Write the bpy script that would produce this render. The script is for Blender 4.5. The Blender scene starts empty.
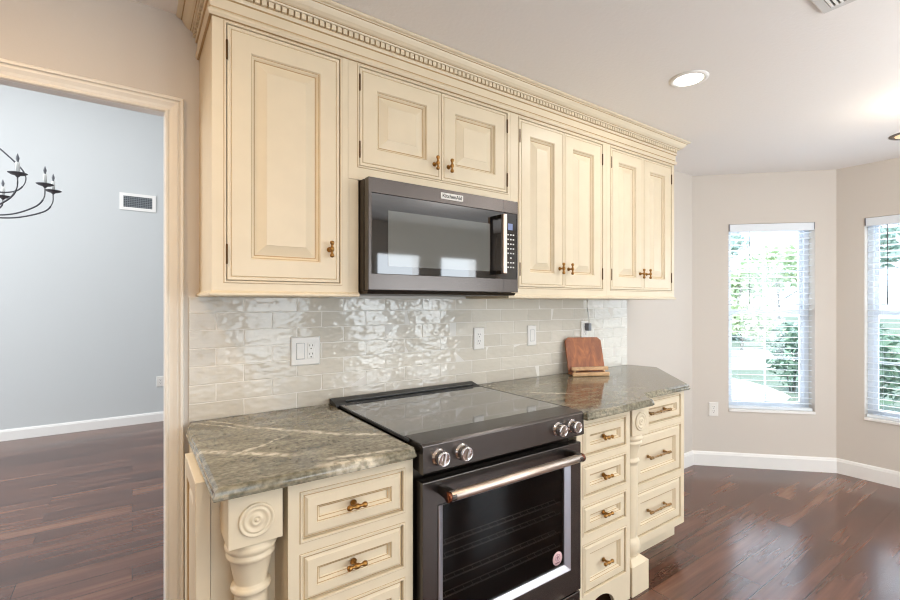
import bpy, bmesh, math, random
from mathutils import Vector, Matrix
random.seed(7)
S = bpy.context.scene
C = S.collection
PI = math.pi

def lin(c):
    c = c / 255.0
    return c / 12.92 if c <= 0.04045 else ((c + 0.055) / 1.055) ** 2.4
def rgb(r, g, b): return (lin(r), lin(g), lin(b), 1)

# ------------------------------------------------------------------ camera, world, lights, exposure
cam = bpy.data.objects.new('camera', bpy.data.cameras.new('camera')); C.objects.link(cam)
cam.location = (0, -1.98, 1.37)
cam.rotation_euler = (math.radians(90), 0, math.radians(-35.0))
cam.data.sensor_width = 36.0
cam.data.lens = 36.0 * 454.0 / 900.0
cam.data.shift_y = 3.0 / 900.0
cam.data.clip_start = 0.02
S.camera = cam
S.view_settings.view_transform = 'Standard'
S.view_settings.look = 'None'
S.view_settings.gamma = 1
S.view_settings.exposure = -0.07
S.view_settings.use_curve_mapping = False
S.cycles.use_denoising = True
S.cycles.filter_width = 1.15
S.cycles.max_bounces = 9
S.cycles.diffuse_bounces = 5
S.cycles.transparent_max_bounces = 24
S.cycles.sample_clamp_indirect = 6.0

w = bpy.data.worlds.new('World'); S.world = w; w.use_nodes = True
bg = w.node_tree.nodes['Background']
bg.inputs[0].default_value = (0.72, 0.87, 1.0, 1); bg.inputs[1].default_value = 3.0

def light(name, kind, loc, power, color=(1, 1, 1), size=None, size_y=None, aim=None, shape=None, spot=None, blend=0.6):
    l = bpy.data.lights.new(name, kind); o = bpy.data.objects.new(name, l); C.objects.link(o)
    o.location = loc; l.energy = power; l.color = color
    if kind == 'AREA':
        l.shape = shape or ('RECTANGLE' if size_y else 'SQUARE'); l.size = size
        if size_y: l.size_y = size_y
    elif size is not None and kind in ('POINT', 'SPOT'): l.shadow_soft_size = size
    if kind == 'SPOT': l.spot_size = math.radians(spot); l.spot_blend = blend
    if aim is not None:
        o.rotation_euler = (Vector(aim) - Vector(loc)).to_track_quat('-Z', 'Y').to_euler()
    return o
sun = bpy.data.lights.new('sun', 'SUN'); so = bpy.data.objects.new('sun', sun); C.objects.link(so)
sun.energy = 5; sun.angle = 0.01; sun.color = (1, .97, .9)
so.rotation_euler = Vector((.57, -.1, -.82)).to_track_quat('-Z', 'Y').to_euler()

DAY = (0.90, 0.95, 1.0); WARM = (1.0, 0.83, 0.62); SOFT = (1.0, 0.93, 0.84); NEUT = (1.0, .97, .94)
# daylight through windows behind the camera; the widest opening is added for fill
BACKWIN = [(2.62, 3.24, .5, 2.02), (3.62, 4.24, .5, 2.02), (-.7, .9, .1, 2.05), (1.1, 1.9, .5, 2.02)]
for (x0, x1, z0, z1) in BACKWIN:
    light('daylight', 'AREA', ((x0+x1)/2, -4.23, (z0+z1)/2), (24 if x0 > 2 else 12 if x0 > 1 else 2.5)*(x1-x0)*(z1-z0), DAY, x1-x0, z1-z0, ((x0+x1)/2, 0, (z0+z1)/2))
# daylight through the two bay windows
light('daylight', 'AREA', (4.57, -.19, 1.28), 19, DAY, .8, 1.7, (3.0, -1.76, 1.2))
light('daylight', 'AREA', (5.0, -1.385, 1.28), 23, DAY, 1.0, 1.7, (2.0, -1.385, 1.15))
# far room: added area lights, cool daylight from the left wall and overhead fill
light('daylight', 'AREA', (-3.85, 2.2, 2.0), 165, DAY, 2.6, 2.6, (2, 2.2, 1.6))
light('far_room_fill', 'AREA', (-.9, 2.2, 3.85), 64, (.95, .97, 1.0), 2.0, 2.0, (-.9, 2.2, 0))

# ------------------------------------------------------------------ material helpers
def newmat(name):
    m = bpy.data.materials.new(name); m.use_nodes = True
    nt = m.node_tree
    return m, nt, nt.nodes['Principled BSDF']
def N(nt, t, **kw):
    n = nt.nodes.new(t)
    for k, v in kw.items(): setattr(n, k, v)
    return n
def simple(name, col, rough=.5, metal=0.0, spec=.5, coat=0.0, bump=None, vary=0.0, emit=None):
    m, nt, p = newmat(name)
    p.inputs['Base Color'].default_value = col
    p.inputs['Roughness'].default_value = rough
    p.inputs['Metallic'].default_value = metal
    p.inputs['Specular IOR Level'].default_value = spec
    p.inputs['Coat Weight'].default_value = coat
    tc = N(nt, 'ShaderNodeTexCoord')
    no = N(nt, 'ShaderNodeTexNoise'); no.inputs['Scale'].default_value = (bump[0] if bump else 8); no.inputs['Detail'].default_value = 4
    nt.links.new(tc.outputs['Object'], no.inputs['Vector'])
    if vary:
        mx = N(nt, 'ShaderNodeMix', data_type='RGBA', blend_type='MULTIPLY'); mx.inputs[0].default_value = 1
        rp = N(nt, 'ShaderNodeValToRGB')
        rp.color_ramp.elements[0].color = (1-vary, 1-vary, 1-vary, 1); rp.color_ramp.elements[1].color = (1, 1, 1, 1)
        rp.color_ramp.elements[0].position = .35; rp.color_ramp.elements[1].position = .65
        nt.links.new(no.outputs['Fac'], rp.inputs[0]); mx.inputs[6].default_value = col
        nt.links.new(rp.outputs[0], mx.inputs[7]); nt.links.new(mx.outputs[2], p.inputs['Base Color'])
    if bump:
        b = N(nt, 'ShaderNodeBump'); b.inputs['Strength'].default_value = bump[1]; b.inputs['Distance'].default_value = bump[2]
        nt.links.new(no.outputs['Fac'], b.inputs['Height']); nt.links.new(b.outputs[0], p.inputs['Normal'])
    if emit:
        p.inputs['Emission Color'].default_value = emit[0]; p.inputs['Emission Strength'].default_value = emit[1]
    return m

M = {}
M['wall'] = simple('wall_paint_greige', rgb(209, 201, 191), .75, bump=(180, .12, .002))
M['farwall'] = simple('far_wall_cool_grey', rgb(200, 203, 203), .8, bump=(180, .1, .002))
M['ceil'] = simple('ceiling_paint', rgb(238, 235, 232), .9, bump=(60, .25, .004))
M['white'] = simple('white_trim_paint', rgb(238, 236, 232), .4, vary=.02)
M['cream'] = simple('cream_cabinet_paint', rgb(221, 206, 178), .38, spec=.45, bump=(14, .04, .002), vary=.03)
M['glaze'] = simple('brown_glaze_in_groove', rgb(184, 154, 110), .5, vary=.15)
M['casing'] = simple('cream_trim_paint', rgb(232, 226, 215), .4, vary=.02)
M['brass'] = simple('antique_brass', rgb(164, 122, 68), .28, 1.0, vary=.3)
M['bronze'] = simple('aged_brass_pull', rgb(172, 138, 94), .32, 1.0, vary=.35)
M['hinge'] = simple('dark_bronze_hinge', rgb(92, 70, 44), .4, .8)
M['black'] = simple('black_plastic', rgb(18, 18, 19), .35)
M['blackgloss'] = simple('black_glass', rgb(14, 14, 15), .03, spec=.8, coat=.25)
M['chrome'] = simple('polished_chrome', rgb(225, 222, 222), .12, 1.0)
M['silver'] = simple('brushed_silver_trim', rgb(200, 200, 208), .35, .9)
M['plate'] = simple('white_plastic', rgb(230, 227, 221), .35)
M['slot'] = simple('dark_slot', rgb(40, 38, 36), .6)
M['grille'] = simple('grey_grille', rgb(84, 90, 94), .6)
M['grey'] = simple('grey_plastic', rgb(120, 122, 128), .45)
M['iron'] = simple('wrought_iron', rgb(96, 97, 102), .55, .3)
M['candle'] = simple('white_candle_sleeve', rgb(236, 236, 232), .5)
M['lamp'] = simple('lamp_lens', (1, 1, 1, 1), .5, emit=((1, .95, .86, 1), 9))
M['lampdim'] = simple('warm_reflector', rgb(214, 180, 130), .3, emit=((1, .78, .5, 1), .9))
M['nickel'] = simple('brushed_nickel', rgb(120, 112, 104), .3, 1.0)
M['pink'] = simple('pink_sticker', rgb(222, 186, 186), .5)
M['maroon'] = simple('maroon_print', rgb(112, 54, 78), .6)
M['blindw'] = simple('white_blind_slat', rgb(228, 233, 238), .45)
M['vinyl'] = simple('white_vinyl_frame', rgb(222, 228, 236), .4)
M['display'] = simple('blue_lcd', rgb(100, 112, 150), .3, emit=((.35, .45, .7, 1), .2))
M['print'] = simple('pale_keypad_print', rgb(215, 215, 212), .5)
M['concrete'] = simple('pale_concrete', rgb(236, 234, 232), .9, bump=(20, .2, .01), vary=.06)
M['bark'] = simple('tree_bark', rgb(206, 198, 190), .9, bump=(30, .6, .02), vary=.3)

def black_steel(name, col, rough, metal=.9):
    m, nt, p = newmat(name)
    p.inputs['Base Color'].default_value = col; p.inputs['Metallic'].default_value = metal
    p.inputs['Roughness'].default_value = rough
    tc = N(nt, 'ShaderNodeTexCoord'); mp = N(nt, 'ShaderNodeMapping'); mp.inputs['Scale'].default_value = (2, 2, 380)
    no = N(nt, 'ShaderNodeTexNoise'); no.inputs['Scale'].default_value = 3; no.inputs['Detail'].default_value = 3
    b = N(nt, 'ShaderNodeBump'); b.inputs['Strength'].default_value = .05; b.inputs['Distance'].default_value = .001
    nt.links.new(tc.outputs['Object'], mp.inputs[0]); nt.links.new(mp.outputs[0], no.inputs['Vector'])
    nt.links.new(no.outputs['Fac'], b.inputs['Height']); nt.links.new(b.outputs[0], p.inputs['Normal'])
    return m
M['bsteel'] = black_steel('black_stainless_steel', rgb(92, 87, 84), .27)
M['bsteel2'] = black_steel('black_stainless_side', rgb(74, 67, 60), .42)
M['handle'] = black_steel('handle_steel', rgb(214, 198, 184), .38, 1.0)
M['brown_reflection'] = simple('brown_reflection_cap', rgb(120, 72, 52), .25, 1.0)  # brown copper-like reflection on the handle ends put into the colour
M['cooktop'] = simple('grey_ceramic_glass', rgb(74, 70, 67), .08, spec=.9, coat=.6)
M['rack'] = simple('oven_rack_wire', rgb(225, 225, 222), .45, .2)
M['cavity'] = simple('oven_enamel', rgb(15, 14, 14), .6)

def glass_mat(name, tint, refl):
    m, nt, p = newmat(name); nt.nodes.remove(p)
    out = nt.nodes['Material Output']
    t = N(nt, 'ShaderNodeBsdfTransparent'); t.inputs[0].default_value = tint
    g = N(nt, 'ShaderNodeBsdfGlossy'); g.inputs['Roughness'].default_value = .03
    lw = N(nt, 'ShaderNodeLayerWeight'); lw.inputs['Blend'].default_value = .5
    pw = N(nt, 'ShaderNodeMath', operation='POWER'); nt.links.new(lw.outputs['Facing'], pw.inputs[0]); pw.inputs[1].default_value = 5
    fr = N(nt, 'ShaderNodeMath', operation='MULTIPLY_ADD'); nt.links.new(pw.outputs[0], fr.inputs[0]); fr.inputs[1].default_value = .9; fr.inputs[2].default_value = refl
    mx = N(nt, 'ShaderNodeMixShader')
    nt.links.new(fr.outputs[0], mx.inputs[0]); nt.links.new(t.outputs[0], mx.inputs[1]); nt.links.new(g.outputs[0], mx.inputs[2])
    nt.links.new(mx.outputs[0], out.inputs[0])
    return m
M['glass'] = glass_mat('window_glass', (.97, .985, 1, 1), .03)
M['ovenglass'] = glass_mat('smoked_oven_glass', (.42, .41, .40, 1), .025)
M['mwglass'] = simple('microwave_window_mesh', rgb(92, 94, 91), .05, spec=.8, coat=.35)

# glossy hand-made tile: tint varies tile to tile, surface is uneven
def tile_mat():
    m, nt, p = newmat('glossy_handmade_tile')
    at = N(nt, 'ShaderNodeAttribute', attribute_name='tint')
    rp = N(nt, 'ShaderNodeValToRGB')
    rp.color_ramp.elements[0].color = rgb(200, 193, 179); rp.color_ramp.elements[1].color = rgb(214, 208, 195)
    nt.links.new(at.outputs['Fac'], rp.inputs[0]); nt.links.new(rp.outputs[0], p.inputs['Base Color'])
    p.inputs['Roughness'].default_value = .08; p.inputs['Specular IOR Level'].default_value = .5
    tc = N(nt, 'ShaderNodeTexCoord'); mp = N(nt, 'ShaderNodeMapping'); mp.inputs['Scale'].default_value = (1, 1, 1.9)
    no = N(nt, 'ShaderNodeTexNoise', noise_dimensions='4D'); no.inputs['Scale'].default_value = 21; no.inputs['Detail'].default_value = 1.2
    ml = N(nt, 'ShaderNodeMath', operation='MULTIPLY'); ml.inputs[1].default_value = 40
    b = N(nt, 'ShaderNodeBump'); b.inputs['Strength'].default_value = .6; b.inputs['Distance'].default_value = .0048
    nt.links.new(tc.outputs['Object'], mp.inputs[0]); nt.links.new(mp.outputs[0], no.inputs['Vector'])
    nt.links.new(at.outputs['Fac'], ml.inputs[0]); nt.links.new(ml.outputs[0], no.inputs['W'])
    nt.links.new(no.outputs['Fac'], b.inputs['Height']); nt.links.new(b.outputs[0], p.inputs['Normal'])
    return m
M['tile'] = tile_mat()
M['grout'] = simple('pale_grout', rgb(228, 224, 216), .8)

# polished green-grey granite with white veins; veins follow noisy lines across the slab (world metres)
def granite_mat():
    m, nt, p = newmat('green_grey_granite')
    L = nt.links.new
    ge = N(nt, 'ShaderNodeNewGeometry')
    wv = N(nt, 'ShaderNodeTexNoise'); wv.inputs['Scale'].default_value = 5; wv.inputs['Detail'].default_value = 4
    L(ge.outputs['Position'], wv.inputs['Vector'])
    sub = N(nt, 'ShaderNodeVectorMath', operation='SUBTRACT'); sub.inputs[1].default_value = (.5, .5, .5)
    L(wv.outputs['Color'], sub.inputs[0])
    sc = N(nt, 'ShaderNodeVectorMath', operation='SCALE'); sc.inputs['Scale'].default_value = .045
    L(sub.outputs[0], sc.inputs[0])
    wf = N(nt, 'ShaderNodeTexNoise'); wf.inputs['Scale'].default_value = 26; wf.inputs['Detail'].default_value = 5
    L(ge.outputs['Position'], wf.inputs['Vector'])
    sf = N(nt, 'ShaderNodeVectorMath', operation='MULTIPLY_ADD'); L(wf.outputs['Color'], sf.inputs[0]); sf.inputs[1].default_value = (.03, .03, .03); sf.inputs[2].default_value = (-.015, -.015, -.015)
    a0 = N(nt, 'ShaderNodeVectorMath', operation='ADD'); L(ge.outputs['Position'], a0.inputs[0]); L(sc.outputs[0], a0.inputs[1])
    ad = N(nt, 'ShaderNodeVectorMath', operation='ADD'); L(a0.outputs[0], ad.inputs[0]); L(sf.outputs[0], ad.inputs[1])
    bk = N(nt, 'ShaderNodeTexNoise'); bk.inputs['Scale'].default_value = 48; bk.inputs['Detail'].default_value = 4; L(ge.outputs['Position'], bk.inputs['Vector'])
    bm_ = N(nt, 'ShaderNodeMapRange'); bm_.inputs['From Min'].default_value = .40; bm_.inputs['From Max'].default_value = .56; bm_.inputs['To Min'].default_value = .25; L(bk.outputs['Fac'], bm_.inputs['Value'])
    # base: streaky mottling
    mp = N(nt, 'ShaderNodeMapping'); mp.inputs['Scale'].default_value = (3.2, 9, 9); mp.inputs['Rotation'].default_value = (0, 0, .35)
    L(ad.outputs[0], mp.inputs[0])
    n1 = N(nt, 'ShaderNodeTexNoise'); n1.inputs['Scale'].default_value = 2.2; n1.inputs['Detail'].default_value = 9; n1.inputs['Roughness'].default_value = .68
    L(mp.outputs[0], n1.inputs['Vector'])
    r1 = N(nt, 'ShaderNodeValToRGB'); e = r1.color_ramp.elements
    e[0].position = .30; e[0].color = rgb(80, 77, 66); e[1].position = .74; e[1].color = rgb(168, 160, 144)
    x = e.new(.5); x.color = rgb(130, 123, 107)
    L(n1.outputs['Fac'], r1.inputs[0])
    n2 = N(nt, 'ShaderNodeTexNoise'); n2.inputs['Scale'].default_value = 75; n2.inputs['Detail'].default_value = 3
    L(ge.outputs['Position'], n2.inputs['Vector'])
    r2 = N(nt, 'ShaderNodeValToRGB'); r2.color_ramp.elements[0].position = .33; r2.color_ramp.elements[0].color = (.5, .54, .48, 1)
    r2.color_ramp.elements[1].position = .62; r2.color_ramp.elements[1].color = (1.12, 1.12, 1.06, 1)
    L(n2.outputs['Fac'], r2.inputs[0])
    mu = N(nt, 'ShaderNodeMix', data_type='RGBA', blend_type='MULTIPLY'); mu.inputs[0].default_value = 1
    L(r1.outputs[0], mu.inputs[6]); L(r2.outputs[0], mu.inputs[7])
    col = mu.outputs[2]
    def vein(ax, ay, bx, by, width, color, col):
        dx, dy = bx-ax, by-ay; ln = math.hypot(dx, dy); dx /= ln; dy /= ln
        s = N(nt, 'ShaderNodeVectorMath', operation='SUBTRACT'); L(ad.outputs[0], s.inputs[0]); s.inputs[1].default_value = (ax, ay, 0)
        d1 = N(nt, 'ShaderNodeVectorMath', operation='DOT_PRODUCT'); L(s.outputs[0], d1.inputs[0]); d1.inputs[1].default_value = (-dy, dx, 0)
        ab = N(nt, 'ShaderNodeMath', operation='ABSOLUTE'); L(d1.outputs['Value'], ab.inputs[0])
        mr = N(nt, 'ShaderNodeMapRange'); mr.inputs['From Min'].default_value = 0; mr.inputs['From Max'].default_value = width*1.6
        mr.inputs['To Min'].default_value = 1; mr.inputs['To Max'].default_value = 0; L(ab.outputs[0], mr.inputs['Value'])
        d2 = N(nt, 'ShaderNodeVectorMath', operation='DOT_PRODUCT'); L(s.outputs[0], d2.inputs[0]); d2.inputs[1].default_value = (dx, dy, 0)
        h = N(nt, 'ShaderNodeMath', operation='SUBTRACT'); L(d2.outputs['Value'], h.inputs[0]); h.inputs[1].default_value = ln/2
        h2 = N(nt, 'ShaderNodeMath', operation='ABSOLUTE'); L(h.outputs[0], h2.inputs[0])
        m2 = N(nt, 'ShaderNodeMapRange'); m2.inputs['From Min'].default_value = ln/2-.05; m2.inputs['From Max'].default_value = ln/2+.03
        m2.inputs['To Min'].default_value = 1; m2.inputs['To Max'].default_value = 0; L(h2.outputs[0], m2.inputs['Value'])
        br = N(nt, 'ShaderNodeMath', operation='MULTIPLY'); L(mr.outputs[0], br.inputs[0]); L(m2.outputs[0], br.inputs[1])
        pw = N(nt, 'ShaderNodeMath', operation='POWER'); L(br.outputs[0], pw.inputs[0]); pw.inputs[1].default_value = .8
        mm = N(nt, 'ShaderNodeMath', operation='MULTIPLY'); L(pw.outputs[0], mm.inputs[0]); L(bm_.outputs[0], mm.inputs[1])
        mx = N(nt, 'ShaderNodeMix', data_type='RGBA'); L(mm.outputs[0], mx.inputs[0]); L(col, mx.inputs[6]); mx.inputs[7].default_value = color
        return mx.outputs[2]
    pale = rgb(224, 216, 196)
    for v in VEINS: col = vein(*v, pale, col)
    L(col, p.inputs['Base Color'])
    p.inputs['Roughness'].default_value = .09; p.inputs['Specular IOR Level'].default_value = .6
    return m
VEINS = [(.25, -.05, .316, -.157, .006), (.316, -.157, .465, -.353, .009), (.465, -.353, .584, -.489, .012), (.584, -.489, .72, -.577, .010),
         (.17, -.42, .244, -.492, .014), (.244, -.492, .39, -.612, .013), (.24, -.507, .327, -.477, .007), (.327, -.477, .415, -.409, .006),
         (.42, -.74, .60, -.775, .016), (.46, -.70, .66, -.74, .010), (.192, -.053, .318, -.208, .004), (2.04, -.60, 2.08, -.64, .008), (1.62, -.3, 1.8, -.5, .006)]
M['granite'] = granite_mat()

# dark hand-scraped wood planks running along x
def floor_mat():
    m, nt, p = newmat('dark_walnut_planks'); L = nt.links.new
    tc = N(nt, 'ShaderNodeNewGeometry')
    br = N(nt, 'ShaderNodeTexBrick'); br.offset = .37; br.offset_frequency = 2; br.squash = 1
    br.inputs['Scale'].default_value = 1; br.inputs['Brick Width'].default_value = 1.25; br.inputs['Row Height'].default_value = .15
    br.inputs['Mortar Size'].default_value = .0018; br.inputs['Mortar Smooth'].default_value = .3
    br.inputs['Color1'].default_value = (0, 0, 0, 1); br.inputs['Color2'].default_value = (1, 1, 1, 1); br.inputs['Mortar'].default_value = (.5, .5, .5, 1)
    L(tc.outputs['Position'], br.inputs['Vector'])
    sx = N(nt, 'ShaderNodeSeparateColor'); L(br.outputs['Color'], sx.inputs[0])
    mp = N(nt, 'ShaderNodeMapping'); mp.inputs['Scale'].default_value = (.7, 15, 1); L(tc.outputs['Position'], mp.inputs[0])
    no = N(nt, 'ShaderNodeTexNoise', noise_dimensions='4D'); no.inputs['Scale'].default_value = 1.6; no.inputs['Detail'].default_value = 7; no.inputs['Roughness'].default_value = .62
    no.inputs['Distortion'].default_value = .15
    mw = N(nt, 'ShaderNodeMath', operation='MULTIPLY'); L(sx.outputs[0], mw.inputs[0]); mw.inputs[1].default_value = 17
    L(mp.outputs[0], no.inputs['Vector']); L(mw.outputs[0], no.inputs['W'])
    ml = N(nt, 'ShaderNodeMapping'); ml.inputs['Scale'].default_value = (.7, 4.5, 1); L(tc.outputs['Position'], ml.inputs[0])
    nb = N(nt, 'ShaderNodeTexNoise', noise_dimensions='4D'); nb.inputs['Scale'].default_value = 1.5; nb.inputs['Detail'].default_value = 4
    L(ml.outputs[0], nb.inputs['Vector']); L(mw.outputs[0], nb.inputs['W'])
    av = N(nt, 'ShaderNodeMath', operation='ADD'); L(no.outputs['Fac'], av.inputs[0]); L(nb.outputs['Fac'], av.inputs[1])
    a2 = N(nt, 'ShaderNodeMath', operation='MULTIPLY_ADD'); L(sx.outputs[0], a2.inputs[0]); a2.inputs[1].default_value = .32; L(av.outputs[0], a2.inputs[2])
    rp = N(nt, 'ShaderNodeValToRGB'); e = rp.color_ramp.elements
    mr = N(nt, 'ShaderNodeMapRange'); mr.inputs['From Min'].default_value = .66; mr.inputs['From Max'].default_value = 1.6; L(a2.outputs[0], mr.inputs['Value'])
    e[0].position = 0; e[0].color = rgb(50, 34, 30); e[1].position = 1; e[1].color = rgb(142, 102, 80)
    x = e.new(.4); x.color = rgb(86, 56, 46); x = e.new(.65); x.color = rgb(106, 70, 56)
    L(mr.outputs[0], rp.inputs[0])
    mx = N(nt, 'ShaderNodeMix', data_type='RGBA'); L(br.outputs['Fac'], mx.inputs[0]); L(rp.outputs[0], mx.inputs[6]); mx.inputs[7].default_value = rgb(34, 24, 22)
    L(mx.outputs[2], p.inputs['Base Color'])
    p.inputs['Roughness'].default_value = .19; p.inputs['Specular IOR Level'].default_value = .8
    b = N(nt, 'ShaderNodeBump'); b.inputs['Strength'].default_value = .12; b.inputs['Distance'].default_value = .002
    L(no.outputs['Fac'], b.inputs['Height']); L(b.outputs[0], p.inputs['Normal'])
    return m
M['floor'] = floor_mat()

def wood_mat(name, c1, c2, scale):
    m, nt, p = newmat(name); L = nt.links.new
    tc = N(nt, 'ShaderNodeTexCoord'); mp = N(nt, 'ShaderNodeMapping'); mp.inputs['Scale'].default_value = scale
    L(tc.outputs['Object'], mp.inputs[0])
    no = N(nt, 'ShaderNodeTexNoise'); no.inputs['Scale'].default_value = 6; no.inputs['Detail'].default_value = 5; no.inputs['Distortion'].default_value = 1.2
    L(mp.outputs[0], no.inputs['Vector'])
    rp = N(nt, 'ShaderNodeValToRGB'); rp.color_ramp.elements[0].color = c1; rp.color_ramp.elements[1].color = c2
    rp.color_ramp.elements[0].position = .3; rp.color_ramp.elements[1].position = .7
    L(no.outputs['Fac'], rp.inputs[0]); L(rp.outputs[0], p.inputs['Base Color']); p.inputs['Roughness'].default_value = .38
    return m
M['acacia'] = wood_mat('reddish_brown_wood', rgb(120, 62, 28), rgb(180, 106, 54), (4, 4, 1.2))
M['acacia_pale'] = wood_mat('pale_wood_ledge', rgb(184, 144, 100), rgb(214, 178, 134), (1, 6, 6))

def leaf_mat(name, c1, c2):
    m, nt, p = newmat(name); L = nt.links.new
    ge = N(nt, 'ShaderNodeNewGeometry')
    rp = N(nt, 'ShaderNodeValToRGB'); rp.color_ramp.elements[0].color = c1; rp.color_ramp.elements[1].color = c2
    L(ge.outputs['Random Per Island'], rp.inputs[0]); L(rp.outputs[0], p.inputs['Base Color'])
    p.inputs['Roughness'].default_value = .45
    return m
M['leafdark'] = leaf_mat('dark_green_leaves', rgb(66, 100, 82), rgb(146, 174, 150))
M['leaflight'] = leaf_mat('pale_green_leaves', rgb(184, 204, 160), rgb(228, 236, 210))
M['leafmid'] = leaf_mat('grey_green_leaves', rgb(156, 182, 172), rgb(216, 230, 222))
M['grass'] = simple('lawn_grass', rgb(124, 138, 122), .9, bump=(40, .5, .03), vary=.3)

# ------------------------------------------------------------------ mesh helpers
class MB:
    def __init__(s): s.v = []; s.f = []; s.m = []; s.sm = []
    def face(s, pts, mi=0, smooth=False):
        i = len(s.v); s.v += [tuple(p) for p in pts]; s.f.append(list(range(i, i+len(pts)))); s.m.append(mi); s.sm.append(smooth)
    def box(s, x0, x1, y0, y1, z0, z1, mi=0, f=None, skip=''):
        c = [(x, y, z) for x in (x0, x1) for y in (y0, y1) for z in (z0, z1)]
        if f: c = [f(*p) for p in c]
        i = len(s.v); s.v += [tuple(p) for p in c]
        for k, q in (('l', (0, 1, 3, 2)), ('r', (4, 6, 7, 5)), ('f', (0, 4, 5, 1)), ('b', (2, 3, 7, 6)), ('d', (0, 2, 6, 4)), ('u', (1, 5, 7, 3))):
            if k in skip: continue
            s.f.append([i+j for j in q]); s.m.append(mi); s.sm.append(False)
    def prism(s, pts, z0, z1, mi=0, f=None):
        n = len(pts); i = len(s.v)
        a = [(p[0], p[1], z0) for p in pts] + [(p[0], p[1], z1) for p in pts]
        if f: a = [f(*p) for p in a]
        s.v += [tuple(p) for p in a]
        s.f.append([i+k for k in range(n)][::-1]); s.m.append(mi); s.sm.append(False)
        s.f.append([i+n+k for k in range(n)]); s.m.append(mi); s.sm.append(False)
        for k in range(n):
            j = (k+1) % n
            s.f.append([i+k, i+j, i+n+j, i+n+k]); s.m.append(mi); s.sm.append(False)
    def loops(s, loops, mats, closed=True, smooth=False, cap0=False, cap1=False, capm=0):
        idx = []
        for lp in loops:
            i = len(s.v); s.v += [tuple(p) for p in lp]; idx.append(list(range(i, i+len(lp))))
        n = len(loops[0])
        for a in range(len(loops)-1):
            for k in range(n if closed else n-1):
                j = (k+1) % n
                s.f.append([idx[a][k], idx[a][j], idx[a+1][j], idx[a+1][k]]); s.m.append(mats[a] if isinstance(mats, (list, tuple)) else mats); s.sm.append(smooth)
        if cap0: s.f.append(idx[0][::-1]); s.m.append(capm); s.sm.append(False)
        if cap1: s.f.append(idx[-1][:]); s.m.append(capm); s.sm.append(False)
    def lathe(s, prof, c, axis='z', seg=28, mi=0, sx=1.0):
        # prof: (radius, position along axis)
        lp = []
        for r, t in prof:
            ring = []
            for k in range(seg):
                a = 2*PI*k/seg; u, v = max(r, 1e-4)*math.cos(a), max(r, 1e-4)*math.sin(a)
                if axis == 'z': p = (c[0]+u, c[1]+v, c[2]+t)
                elif axis == 'y': p = (c[0]+u, c[1]+t, c[2]+v)
                else: p = (c[0]+t, c[1]+u, c[2]+v)
                ring.append(p)
            lp.append(ring)
        s.loops(lp, mi, smooth=True, cap0=True, cap1=True, capm=mi)
    def tube(s, pts, r, seg=10, mi=0, rr=None):
        pts = [Vector(p) for p in pts]; lp = []
        up = Vector((0, 0, 1))
        for i, p in enumerate(pts):
            t = (pts[min(i+1, len(pts)-1)] - pts[max(i-1, 0)]).normalized()
            a = t.cross(up)
            if a.length < 1e-3: a = t.cross(Vector((1, 0, 0)))
            a.normalize(); b = t.cross(a).normalized(); up = b if abs(t.z) > .9 else Vector((0, 0, 1))
            q = rr[i] if rr else r
            lp.append([p + a*q*math.cos(2*PI*k/seg) + b*q*math.sin(2*PI*k/seg) for k in range(seg)])
        s.loops(lp, mi, smooth=True, cap0=True, cap1=True, capm=mi)
    def panel(s, a0, a1, b0, b1, prof, P, back=None, capm=0):
        # raised or recessed rectangular panel; prof = [(inset, height, mat of the strip that follows)]
        lp = []; mats = []
        if back is not None:
            lp.append([P(a0, b0, -back), P(a1, b0, -back), P(a1, b1, -back), P(a0, b1, -back)]); mats.append(0)
        for i, (ins, h, mi) in enumerate(prof):
            lp.append([P(a0+ins, b0+ins, h), P(a1-ins, b0+ins, h), P(a1-ins, b1-ins, h), P(a0+ins, b1-ins, h)])
            mats.append(mi)
        s.loops(lp, mats, cap0=back is not None, cap1=True, capm=capm)
    def ring(s, a0, a1, b0, b1, prof, P):
        lp = []; mats = []
        for (ins, h, mi) in prof:
            lp.append([P(a0+ins, b0+ins, h), P(a1-ins, b0+ins, h), P(a1-ins, b1-ins, h), P(a0+ins, b1-ins, h)]); mats.append(mi)
        s.loops(lp, mats)
    def sweep(s, path, prof, P, mats=0, caps=True):
        # path: 2D points; prof: (offset to the right of travel, h); P(u, v, h)
        n = len(path); offs = []
        for i in range(n):
            def nrm(a, b):
                d = Vector((b[0]-a[0], b[1]-a[1])).normalized(); return Vector((d.y, -d.x))
            if i == 0: o = nrm(path[0], path[1])
            elif i == n-1: o = nrm(path[-2], path[-1])
            else:
                a = nrm(path[i-1], path[i]); b = nrm(path[i], path[i+1]); o = (a+b).normalized(); o = o / max(.2, o.dot(a))
            offs.append(o)
        lp = [[P(path[i][0]+offs[i].x*wd, path[i][1]+offs[i].y*wd, h) for (wd, h) in prof] for i in range(n)]
        i0 = len(s.v); k = len(prof)
        for l in lp: s.v += [tuple(p) for p in l]
        for a in range(n-1):
            for j in range(k):
                jj = (j+1) % k
                s.f.append([i0+a*k+j, i0+a*k+jj, i0+(a+1)*k+jj, i0+(a+1)*k+j]); s.m.append(mats[j] if isinstance(mats, (list, tuple)) else mats); s.sm.append(False)
        if caps:
            s.f.append([i0+j for j in range(k)]); s.m.append(0); s.sm.append(False)
            s.f.append([i0+(n-1)*k+j for j in range(k)][::-1]); s.m.append(0); s.sm.append(False)
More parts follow.
